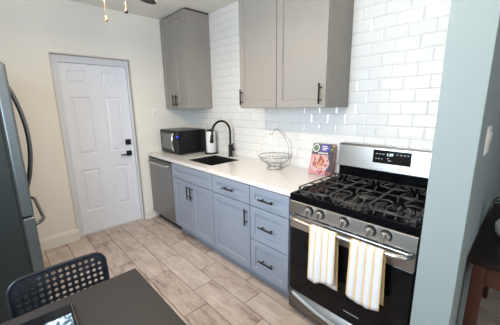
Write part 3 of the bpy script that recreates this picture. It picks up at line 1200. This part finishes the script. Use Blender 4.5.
for i in range(8):
    lb(bm, -0.045 + i * 0.0125, -0.036 + i * 0.0125, -0.0044, -0.0036, 0.183, 0.196, 2)
disc(bm, -0.075, 0.232, 0.034, 0.036, 0.0012, mi=2)
disc(bm, -0.075, 0.232, 0.027, 0.029, 0.0016, mi=3)
disc(bm, -0.012, 0.095, 0.094, 0.075, 0.0012, mi=4, rot=0.1)    # plate
rr_ = random.Random(4)
for i in range(80):
    a_ = rr_.uniform(0, 2 * PI); q = rr_.random() ** 0.6
    disc(bm, -0.008 + 0.074 * q * math.cos(a_), 0.105 + 0.056 * q * math.sin(a_), rr_.uniform(0.008, 0.018), rr_.uniform(0.004, 0.008), 0.0016 + i * 0.00002, n=10, mi=rr_.choice([5, 5, 6, 7]), rot=rr_.uniform(0, PI))
for i in range(9):
    disc(bm, rr_.uniform(0.07, 0.105), rr_.uniform(0.2, 0.262), 0.010, 0.006, 0.0016, n=10, mi=rr_.choice([3, 6]), rot=rr_.uniform(0, PI))
for i in range(7):
    disc(bm, rr_.uniform(-0.02, 0.10), rr_.uniform(0.012, 0.03), 0.014, 0.008, 0.0018, n=10, mi=5, rot=rr_.uniform(0, PI))
part('cover_picture', bm, [mat('cv_dark', (0.03, 0.025, 0.045), 0.3), mat('cv_blue', (0.03, 0.03, 0.30), 0.3), mat('cv_white', (0.75, 0.75, 0.8), 0.4),
                           mat('cv_green', (0.08, 0.16, 0.07), 0.4), mat('cv_plate', (0.60, 0.38, 0.40), 0.3, noise=0.08), mat('cv_red', (0.40, 0.06, 0.05), 0.4),
                           mat('cv_tan', (0.65, 0.38, 0.18), 0.4), mat('cv_wine', (0.22, 0.03, 0.06), 0.4)], t)

# ------------------------------------------------------------------ switches and outlets
def plate(name, label, cat, F, a, b, w=0.072, h=0.115, kind='outlet', gangs=1):
    bm = B()
    tt = bmesh.new(); bmesh.ops.create_cube(tt, size=1)
    for v in tt.verts:
        k = 0.9 if v.co.z > 0 else 1.0
        v.co = F(a + v.co.x * w * k, b + v.co.y * h * (0.94 if v.co.z > 0 else 1), 0.0002 + (v.co.z + .5) * 0.006)
    merge(bm, tt)
    o = mk(name, bm, M['white_plastic'])
    tag(o, label, cat)
    for g in range(gangs):
        ca = a + (g - (gangs - 1) / 2) * 0.046
        if kind == 'outlet':
            for s in (-0.021, 0.021):
                bm = B(); slab(bm, F, ca - 0.016, ca + 0.016, b + s - 0.014, b + s + 0.014, 0.006, 0.0078)
                f_ = part('socket', bm, M['white_trim'], o)
                bm = B()
                for q in (-0.006, 0.006):
                    slab(bm, F, ca + q - 0.001, ca + q + 0.001, b + s - 0.003, b + s + 0.006, 0.0076, 0.0080)
                part('slot', bm, M['gasket'], f_)
        else:
            bm = B()
            vs = [F(ca - 0.016, b - 0.033, 0.006), F(ca + 0.016, b - 0.033, 0.006), F(ca + 0.016, b + 0.033, 0.006), F(ca - 0.016, b + 0.033, 0.006),
                  F(ca - 0.015, b - 0.032, 0.0075), F(ca + 0.015, b - 0.032, 0.0075), F(ca + 0.015, b + 0.032, 0.013), F(ca - 0.015, b + 0.032, 0.013)]
            V = [bm.verts.new(v) for v in vs]
            for q in ((0, 1, 2, 3), (4, 5, 6, 7), (0, 1, 5, 4), (1, 2, 6, 5), (2, 3, 7, 6), (3, 0, 4, 7)):
                bm.faces.new([V[i] for i in q])
            part('rocker', bm, M['white_trim'], o)
    return o


plate('light_switch', 'white switch plate on the cream back wall right of the door', 'light switch', frame((0, WY, 0), (1, 0, 0), (0, 0, 1), (0, -1, 0)), -0.497, 1.392, kind='switch')
FT = frame((0, 0, 0), (0, 1, 0), (0, 0, 1), (-1, 0, 0))
plate('wall_outlet', 'white outlet on the tiles above the fruit basket', 'outlet', FT, -1.545, 1.165)
plate('wall_outlet', 'white outlet on the tiles just above the cookbook', 'outlet', FT, -2.025, 1.15)
plate('light_switch', 'white double rocker switch on the aqua side of the partition wall', 'light switch', frame((0, PY0, 0), (1, 0, 0), (0, 0, 1), (0, -1, 0)), -0.455, 1.31, w=0.118, h=0.125, kind='switch', gangs=2)

# ================================================================== REFRIGERATOR
fy0, fy1 = -1.15, -0.25
fx0, fxb, fx1 = LX + 0.03, -1.995, -1.928
FH = 1.752
t = thing('refrigerator', 'tall stainless steel french-door refrigerator against the left wall', 'refrigerator', ((fx0 + fx1) / 2, (fy0 + fy1) / 2, 0))
bm = B(); box(bm, fx0, fxb - 0.006, fy0 + 0.004, fy1 - 0.004, 0.03, FH - 0.01, bev=0.006)
part('body', bm, M['fridge_side'], t)
bm = B(); box(bm, fxb - 0.007, fxb + 0.004, fy0 + 0.01, fy1 - 0.01, 0.05, FH - 0.03)
part('gasket', bm, M['gasket'], t)
ymid = (fy0 + fy1) / 2
for ya, yb, hy in ((fy0, ymid - 0.002, ymid - 0.04), (ymid + 0.002, fy1, ymid + 0.04)):
    bm = B(); box(bm, fxb + 0.003, fx1, ya, yb, 0.775, FH, bev=0.012, seg=3)
    d_ = part('door', bm, M['fridge_door'], t)
    bm = B()
    pts = []
    for i in range(25):
        u = i / 24
        s = math.sin(PI * u)
        pts.append((fx1 - 0.002 + 0.075 * s ** 0.75, hy, 0.86 + 0.80 * u))
    tube(bm, pts, 0.0125, 10)
    part('handle', bm, M['fridge_handle'], d_)
bm = B(); box(bm, fxb + 0.003, fx1, fy0, fy1, 0.06, 0.765, bev=0.012, seg=3)
d_ = part('freezer_drawer', bm, M['fridge_door'], t)
bm = B()
pts = []
for i in range(25):
    u = i / 24
    s = min(1, min(u, 1 - u) / 0.12) ** 0.6
    pts.append((fx1 - 0.002 + 0.058 * s, fy0 + 0.05 + (fy1 - fy0 - 0.10) * u, 0.695))
tube(bm, pts, 0.0125, 10)
part('handle', bm, M['fridge_handle'], d_)
for ya, yb in ((fy0 + 0.02, fy0 + 0.10), (fy1 - 0.10, fy1 - 0.02)):
    bm = B(); box(bm, fxb - 0.06, fxb + 0.05, ya, yb, FH + 0.0005, FH + 0.014, bev=0.004)
    part('hinge_cover', bm, M['gasket'], t)
for xx in (fx0 + 0.06, fxb - 0.06):
    for yy in (fy0 + 0.06, fy1 - 0.06):
        bm = B(); cyl(bm, (xx, yy, 0), (xx, yy, 0.031), 0.02, n=12); part('foot', bm, M['gasket'], t)

# ================================================================== TABLE, CHAIR, TABLET
tx0, tx1, ty0, ty1 = -2.62, -1.660, -3.42, -2.205
t = thing('dining_table', 'dark grey rectangular dining table in the foreground', 'table', ((tx0 + tx1) / 2, (ty0 + ty1) / 2, 0))
bm = B(); box(bm, tx0, tx1, ty0, ty1, 0.722, 0.75, bev=0.0025)
part('tabletop', bm, M['table'], t)
bm = B()
box(bm, tx0 + 0.05, tx1 - 0.05, ty0 + 0.05, ty0 + 0.07, 0.65, 0.7215); box(bm, tx0 + 0.05, tx1 - 0.05, ty1 - 0.07, ty1 - 0.05, 0.65, 0.7215)
box(bm, tx0 + 0.05, tx0 + 0.07, ty0 + 0.07, ty1 - 0.07, 0.65, 0.7215); box(bm, tx1 - 0.07, tx1 - 0.05, ty0 + 0.07, ty1 - 0.07, 0.65, 0.7215)
part('apron', bm, M['table'], t)
for xx in (tx0 + 0.03, tx1 - 0.08):
    for yy in (ty0 + 0.03, ty1 - 0.08):
        bm = B(); box(bm, xx, xx + 0.05, yy, yy + 0.05, 0, 0.7215, bev=0.002); part('leg', bm, M['table'], t)

# chair, perforated plastic back, tucked under the far edge of the table
CX, CYb = -1.922, -2.075
t = thing('perforated_chair', 'black plastic chair with a perforated back tucked under the far table edge', 'chair', (CX, CYb - 0.2, 0), 0)
BWc = 0.365
pitch_, cols_, rows_ = 0.0244, 13, 11
zt_, z0_ = 0.830, 0.50
def backpos(a, z):
    """curved backrest: a across (-.5..), z up"""
    return Vector((CX + a, CYb + 0.018 - 0.22 * (a * a) * 1.6 + (z - 0.6) * 0.16 - 0.038, z))
bm = B()
x_l = -cols_ * pitch_ / 2
zrow_top = zt_ - 0.024
NS = 12
vcache = {}
def gv(a, z):
    k = (round(a, 5), round(z, 5))
    if k not in vcache:
        vcache[k] = bm.verts.new(backpos(a, z))
    return vcache[k]
for i in range(cols_):
    for j in range(rows_):
        ac = x_l + (i + .5) * pitch_
        zc = zrow_top - (j + .5) * pitch_
        sq = []
        h = pitch_ / 2
        # 12 outline points on the square
        per = [(-h, -h), (-h / 3, -h), (h / 3, -h), (h, -h), (h, -h / 3), (h, h / 3), (h, h), (h / 3, h), (-h / 3, h), (-h, h), (-h, h / 3), (-h, -h / 3)]
        corner = (j == 0 and i in (0, cols_ - 1))
        if corner:
            bm.faces.new([gv(ac + p, zc + q) for p, q in per])
            continue
        rh = 0.0076
        inner = []
        for p, q in per:
            l_ = math.hypot(p, q)
            inner.append(bm.verts.new(backpos(ac + p / l_ * rh, zc + q / l_ * rh)))
        for n_ in range(12):
            m2 = (n_ + 1) % 12
            bm.faces.new((gv(ac + per[n_][0], zc + per[n_][1]), gv(ac + per[m2][0], zc + per[m2][1]), inner[m2], inner[n_]))
# rounded rim: extrude the boundary outward around the rectangle
zb_ = zrow_top - rows_ * pitch_
xr = -x_l
s3 = pitch_ / 3
bl = [(x_l, zb_ + s3 * n_) for n_ in range(rows_ * 3 + 1)] + [(x_l + s3 * n_, zrow_top) for n_ in range(1, cols_ * 3 + 1)] + [(xr, zrow_top - s3 * n_) for n_ in range(1, rows_ * 3 + 1)]
def outer(a, z):
    m = 0.012
    zz = z + (m if z > zrow_top - 1e-6 else 0)
    aa = a + (-m if a < x_l + 1e-6 else m if a > xr - 1e-6 else 0)
    # round the top corners
    R2 = 0.045
    X = xr + m; Z = zrow_top + m
    for s in (-1, 1):
        cxr, czr = s * (X - R2), Z - R2
        if (aa * s) > (X - R2) and zz > czr:
            v = Vector((aa - cxr, zz - czr))
            # project onto the corner circle
            v = v.normalized() * R2 if v.length > 1e-6 else v
            return (cxr + v.x, czr + v.y)
    return (aa, zz)
ov = [bm.verts.new(backpos(*outer(a, z))) for a, z in bl]
for n_ in range(len(bl) - 1):
    bm.faces.new((gv(*bl[n_]), gv(*bl[n_ + 1]), ov[n_ + 1], ov[n_]))
for f in bm.faces:
    f.smooth = False
bk = part('backrest', bm, M['chair'], t)
md = bk.modifiers.new('s', 'SOLIDIFY'); md.thickness = 0.010; md.offset = 0
md = bk.modifiers.new('b', 'BEVEL'); md.width = 0.002; md.segments = 2; md.limit_method = 'ANGLE'; md.angle_limit = math.radians(50)
# rim tube
bm = B()
tube(bm, [backpos(*outer(a, z)) for a, z in bl], 0.0075, 10)
part('back_rim', bm, M['chair'], t)
# seat shell
bm = B()
for i in range(10):
    pass
gs = []
for i in range(11):
    row = []
    for j in range(11):
        a = -0.2 + 0.4 * i / 10; b = 0.40 * j / 10
        z = 0.455 + 0.02 * ((a / 0.2) ** 2) + (0.045 * max(0, (0.06 - b) / 0.06) ** 2) - 0.015 * max(0, (b - 0.34) / 0.06)
        row.append(bm.verts.new((CX + a, CYb - 0.03 - b, z)))
    gs.append(row)
for i in range(10):
    for j in range(10):
        bm.faces.new((gs[i][j], gs[i + 1][j], gs[i + 1][j + 1], gs[i][j + 1])).smooth = True
se = part('seat', bm, M['chair'], t)
md = se.modifiers.new('s', 'SOLIDIFY'); md.thickness = 0.012; md.offset = -1
for sx in (-1, 1):
    for sy in (0, 1):
        bm = B()
        yb = CYb - 0.07 - 0.30 * sy
        tube(bm, [(CX + sx * 0.15, yb, 0.448), (CX + sx * 0.205, yb + (0.05 if sy == 0 else -0.03), 0.0)], [0.014, 0.011], 10)
        part('leg', bm, M['black'], t)
bm = B()
for sx in (-1, 1):
    bm = B()
    tube(bm, [(CX + sx * 0.13, CYb - 0.06, 0.455), (CX + sx * 0.125, CYb - 0.036, 0.52), backpos(sx * 0.125, 0.60) + Vector((0, 0.012, 0))], 0.011, 8)
    part('back_support', bm, M['chair'], t)

# tablet on the table
t = thing('tablet', 'black tablet with a pale picture on its screen lying on the table', 'tablet', (-2.02, -2.39, 0.75), math.radians(-2))
bm = B(); box(bm, -0.082, 0.092, -0.125, 0.118, 0.0006, 0.009, bev=0.003)
part('case', bm, M['steel'], t)
bm = B(); box(bm, -0.080, 0.090, -0.123, 0.116, 0.0088, 0.0098, bev=0.0003)
part('front_glass', bm, M['blackglass'], t)
sm = bpy.data.materials.new('screen_picture'); sm.use_nodes = True
nt = sm.node_tree
p = nt.nodes['Principled BSDF']
tc = nt.nodes.new('ShaderNodeTexCoord'); vo = nt.nodes.new('ShaderNodeTexNoise'); vo.inputs['Scale'].default_value = 70; vo.inputs['Detail'].default_value = 6
rp = nt.nodes.new('ShaderNodeValToRGB')
rp.color_ramp.elements[0].position = 0.42; rp.color_ramp.elements[0].color = (0.04, 0.06, 0.08, 1)
rp.color_ramp.elements[1].position = 0.58; rp.color_ramp.elements[1].color = (0.42, 0.50, 0.56, 1)
nt.links.new(tc.outputs['Object'], vo.inputs['Vector']); nt.links.new(vo.outputs['Fac'], rp.inputs['Fac'])
nt.links.new(rp.outputs['Color'], p.inputs['Base Color']); nt.links.new(rp.outputs['Color'], p.inputs['Emission Color'])
p.inputs['Emission Strength'].default_value = 0.35
p.inputs['Roughness'].default_value = 0.15
bm = B(); box(bm, 0.004, 0.082, -0.115, 0.058, 0.0099, 0.0102)
part('screen', bm, sm, t)

# ================================================================== CEILING FAN
fx_, fy_ = FAN
t = thing('ceiling_fan', 'ceiling fan with dark blades, lamp bowl and brass pull chains', 'ceiling fan', (fx_, fy_, CEIL))
bm = B()
lathe(bm, [(0, CEIL - 0.0005), (0.07, CEIL - 0.0005), (0.065, CEIL - 0.03), (0.02, CEIL - 0.045), (0.016, CEIL - 0.13), (0, CEIL - 0.13)], fx_, fy_, 24)
part('mount', bm, M['bronze'], t)
bm = B()
lathe(bm, [(0, CEIL - 0.1300), (0.05, CEIL - 0.1320), (0.10, CEIL - 0.1520), (0.115, CEIL - 0.1920), (0.10, CEIL - 0.2420), (0.06, CEIL - 0.2670), (0, CEIL - 0.2680)], fx_, fy_, 32)
part('motor_housing', bm, M['bronze'], t)
bm = B()
lathe(bm, [(0, CEIL - 0.2675), (0.05, CEIL - 0.2690), (0.055, CEIL - 0.2970), (0, CEIL - 0.2980)], fx_, fy_, 32)
lk = part('light_fitting', bm, M['bronze'], t)
bm = B()
lathe(bm, [(0.0, CEIL - 0.2985), (0.06, CEIL - 0.299), (0.125, CEIL - 0.312), (0.13, CEIL - 0.322), (0.105, CEIL - 0.350), (0.055, CEIL - 0.364), (0, CEIL - 0.368)], fx_, fy_, 32)
part('lamp_bowl', bm, M['bowl'], t)
for i in range(5):
    a = math.radians(43.0 + 72 * i)
    mtx = Matrix.Translation((fx_, fy_, CEIL - 0.245)) @ Matrix.Rotation(a, 4, 'Z') @ Matrix.Rotation(math.radians(11), 4, 'X')
    bm = B()
    box(bm, 0.10, 0.24, -0.018, 0.018, -0.004, 0.004, bev=0.002)
    bm.transform(mtx)
    br_ = part('blade_iron', bm, M['bronze'], t)
    bm = B()
    out = [(0.20, -0.055), (0.55, -0.068), (0.60, -0.055), (0.625, -0.02), (0.625, 0.02), (0.60, 0.055), (0.55, 0.068), (0.20, 0.055)]
    A = [bm.verts.new((x, y, 0.0045)) for x, y in out]; D = [bm.verts.new((x, y, 0.0105)) for x, y in out]
    bm.faces.new(A[::-1]); bm.faces.new(D)
    for n_ in range(8):
        m2 = (n_ + 1) % 8
        bm.faces.new((A[n_], A[m2], D[m2], D[n_]))
    bm.transform(mtx)
    part('blade', bm, M['darkwood'], t)
for (cx_, cy_, zb, mm) in ((-1.443, -1.515, 1.985, M['gold']), (-1.312, -1.5, 2.06, M['bronze'])):
    bm = B()
    zt__ = CEIL - 0.285
    d0 = Vector((cx_ - fx_, cy_ - fy_, 0)).normalized() * 0.05
    # chain leaves the fitting, passes the bowl rim and hangs free
    rim = Vector((cx_ - fx_, cy_ - fy_, 0))
    pts = [(fx_ + d0.x, fy_ + d0.y, zt__), (cx_, cy_, zt__ - 0.012)]
    cyl(bm, (cx_, cy_, zt__ - 0.13), (cx_, cy_, zb + 0.028), 0.0014, n=8)
    z = zb + 0.03
    while z < zt__ - 0.13:
        tt = bmesh.new(); bmesh.ops.create_icosphere(tt, subdivisions=1, radius=0.0026)
        merge(bm, tt, 0, Matrix.Translation((cx_, cy_, z)))
        z += 0.0065
    ch = part('pull_chain', bm, M['gold'], t)
    bm = B()
    lathe(bm, [(0, zb), (0.008, zb + 0.003), (0.0125, zb + 0.012), (0.009, zb + 0.022), (0.003, zb + 0.032), (0, zb + 0.033)], cx_, cy_, 14)
    part('fob', bm, mm, ch)
pl = bpy.data.lights.new('fan_lamp', 'AREA')
pl.shape = 'DISK'
pl.size = 0.16
pl.energy = 23
pl.color = (1.0, 0.86, 0.70)
po = bpy.data.objects.new('fan_lamp', pl)
po.location = (fx_, fy_, CEIL - 0.345)
C.objects.link(po)

# ================================================================== LIVING-ROOM SIDE TABLE AND PLANT
sx0, sx1, sy1_, sy0_ = -0.485, 0.55, PY0 - 0.016, -3.72
t = thing('side_table', 'dark-topped reddish wooden table behind the partition wall', 'table', ((sx0 + sx1) / 2, (sy0_ + sy1_) / 2, 0))
bm = B(); box(bm, sx0, sx1, sy0_, sy1_, 0.722, 0.75, bev=0.003)
part('tabletop', bm, M['darkwood'], t)
bm = B()
box(bm, sx0 + 0.03, sx0 + 0.05, sy0_ + 0.03, sy1_ - 0.03, 0.62, 0.7215); box(bm, sx1 - 0.05, sx1 - 0.03, sy0_ + 0.03, sy1_ - 0.03, 0.62, 0.7215)
box(bm, sx0 + 0.05, sx1 - 0.05, sy0_ + 0.03, sy0_ + 0.05, 0.62, 0.7215)
box(bm, sx0 + 0.05, sx1 - 0.05, sy1_ - 0.05, sy1_ - 0.03, 0.62, 0.7215)
part('apron', bm, M['redwood'], t)
for xx in (sx0 + 0.012, sx1 - 0.062):
    for yy in (sy0_ + 0.012, sy1_ - 0.06):
        bm = B(); box(bm, xx, xx + 0.05, yy, yy + 0.05, 0, 0.7215, bev=0.003); part('leg', bm, M['redwood'], t)
cxp, cyp = -0.115, -3.385
t = thing('potted_plant', 'small plant in a white pot on the dark side table', 'plant', (cxp, cyp, 0.75))
bm = B()
lathe(bm, [(0, 0.7505), (0.045, 0.7505), (0.066, 0.785), (0.070, 0.825), (0.064, 0.840), (0.058, 0.838), (0.056, 0.82), (0, 0.82)], cxp, cyp, 28)
pot = part('pot', bm, M['white_plastic'], t)
bm = B(); lathe(bm, [(0, 0.826), (0.0505, 0.826), (0.0505, 0.8215), (0, 0.8215)], cxp, cyp, 20)
part('soil', bm, M['soil'], pot)
bm = B()
rr_ = random.Random(11)
for i in range(14):
    a = 2 * PI * i / 14 + rr_.uniform(-.2, .2)
    L_ = rr_.uniform(0.05, 0.085); hgt = rr_.uniform(0.05, 0.14)
    d = Vector((math.cos(a), math.sin(a), 0)); s_ = Vector((-math.sin(a), math.cos(a), 0))
    base = Vector((cxp, cyp, 0.825))
    P = [base, base + d * 0.02 + Vector((0, 0, hgt * 0.7))]
    tube(bm, P, 0.0016, 5)
    prev = None
    for q in range(6):
        u = q / 5
        c_ = P[1] + d * L_ * u + Vector((0, 0, hgt * 0.4 * math.sin(u * 2.4)))
        w_ = 0.020 * math.sin(PI * min(0.98, max(0.03, u))) 
        cur = (bm.verts.new(c_ - s_ * w_ + Vector((0, 0, 0.004))), bm.verts.new(c_), bm.verts.new(c_ + s_ * w_ + Vector((0, 0, 0.004))))
        if prev:
            bm.faces.new((prev[0], prev[1], cur[1], cur[0])); bm.faces.new((prev[1], prev[2], cur[2], cur[1]))
        prev = cur
fo = part('foliage', bm, M['leaf'], t)
md = fo.modifiers.new('s', 'SOLIDIFY'); md.thickness = 0.0012

# ceiling dome lamp above the dining table
lx_, ly_ = -1.55, -2.80
t = thing('ceiling_lamp', 'frosted globe lamp hanging on a short rod above the dining table', 'ceiling lamp', (lx_, ly_, CEIL))
bm = B()
lathe(bm, [(0, CEIL - 0.0005), (0.07, CEIL - 0.0005), (0.06, CEIL - 0.025), (0.012, CEIL - 0.03), (0.012, CEIL - 0.12), (0.06, CEIL - 0.125), (0.06, CEIL - 0.135), (0, CEIL - 0.135)], lx_, ly_, 32)
part('base', bm, M['bronze'], t)
bm = B()
lathe(bm, [(0.055, CEIL - 0.1355), (0.12, CEIL - 0.18), (0.135, CEIL - 0.24), (0.11, CEIL - 0.30), (0.06, CEIL - 0.335), (0, CEIL - 0.345)], lx_, ly_, 32)
part('lamp_shade', bm, M['bowl'], t)
pl = bpy.data.lights.new('dome_lamp', 'POINT')
pl.energy = 28
pl.shadow_soft_size = 0.05
pl.color = (1.0, 0.90, 0.78)
po = bpy.data.objects.new('dome_lamp', pl)
po.location = (lx_, ly_, CEIL - 0.24)
C.objects.link(po)

# unseen living-room lamp, added to brighten surfaces facing the camera
lx_, ly_ = -2.2, -4.9
t = thing('ceiling_lamp', 'round frosted fill lamp added unseen in the living room', 'ceiling lamp', (lx_, ly_, CEIL))
bm = B()
lathe(bm, [(0, CEIL - 0.0005), (0.18, CEIL - 0.0005), (0.18, CEIL - 0.02), (0, CEIL - 0.02)], lx_, ly_, 32)
part('base', bm, M['bronze'], t)
bm = B()
lathe(bm, [(0.17, CEIL - 0.0205), (0.165, CEIL - 0.06), (0.12, CEIL - 0.11), (0, CEIL - 0.13)], lx_, ly_, 32)
part('lamp_shade', bm, M['bowl'], t)
pl = bpy.data.lights.new('living_fill_lamp', 'POINT')
pl.energy = 50
pl.color = (1.0, 0.88, 0.74)
pl.shadow_soft_size = 0.04
po = bpy.data.objects.new('living_fill_lamp', pl)
po.location = (lx_, ly_, CEIL - 0.07)
C.objects.link(po)
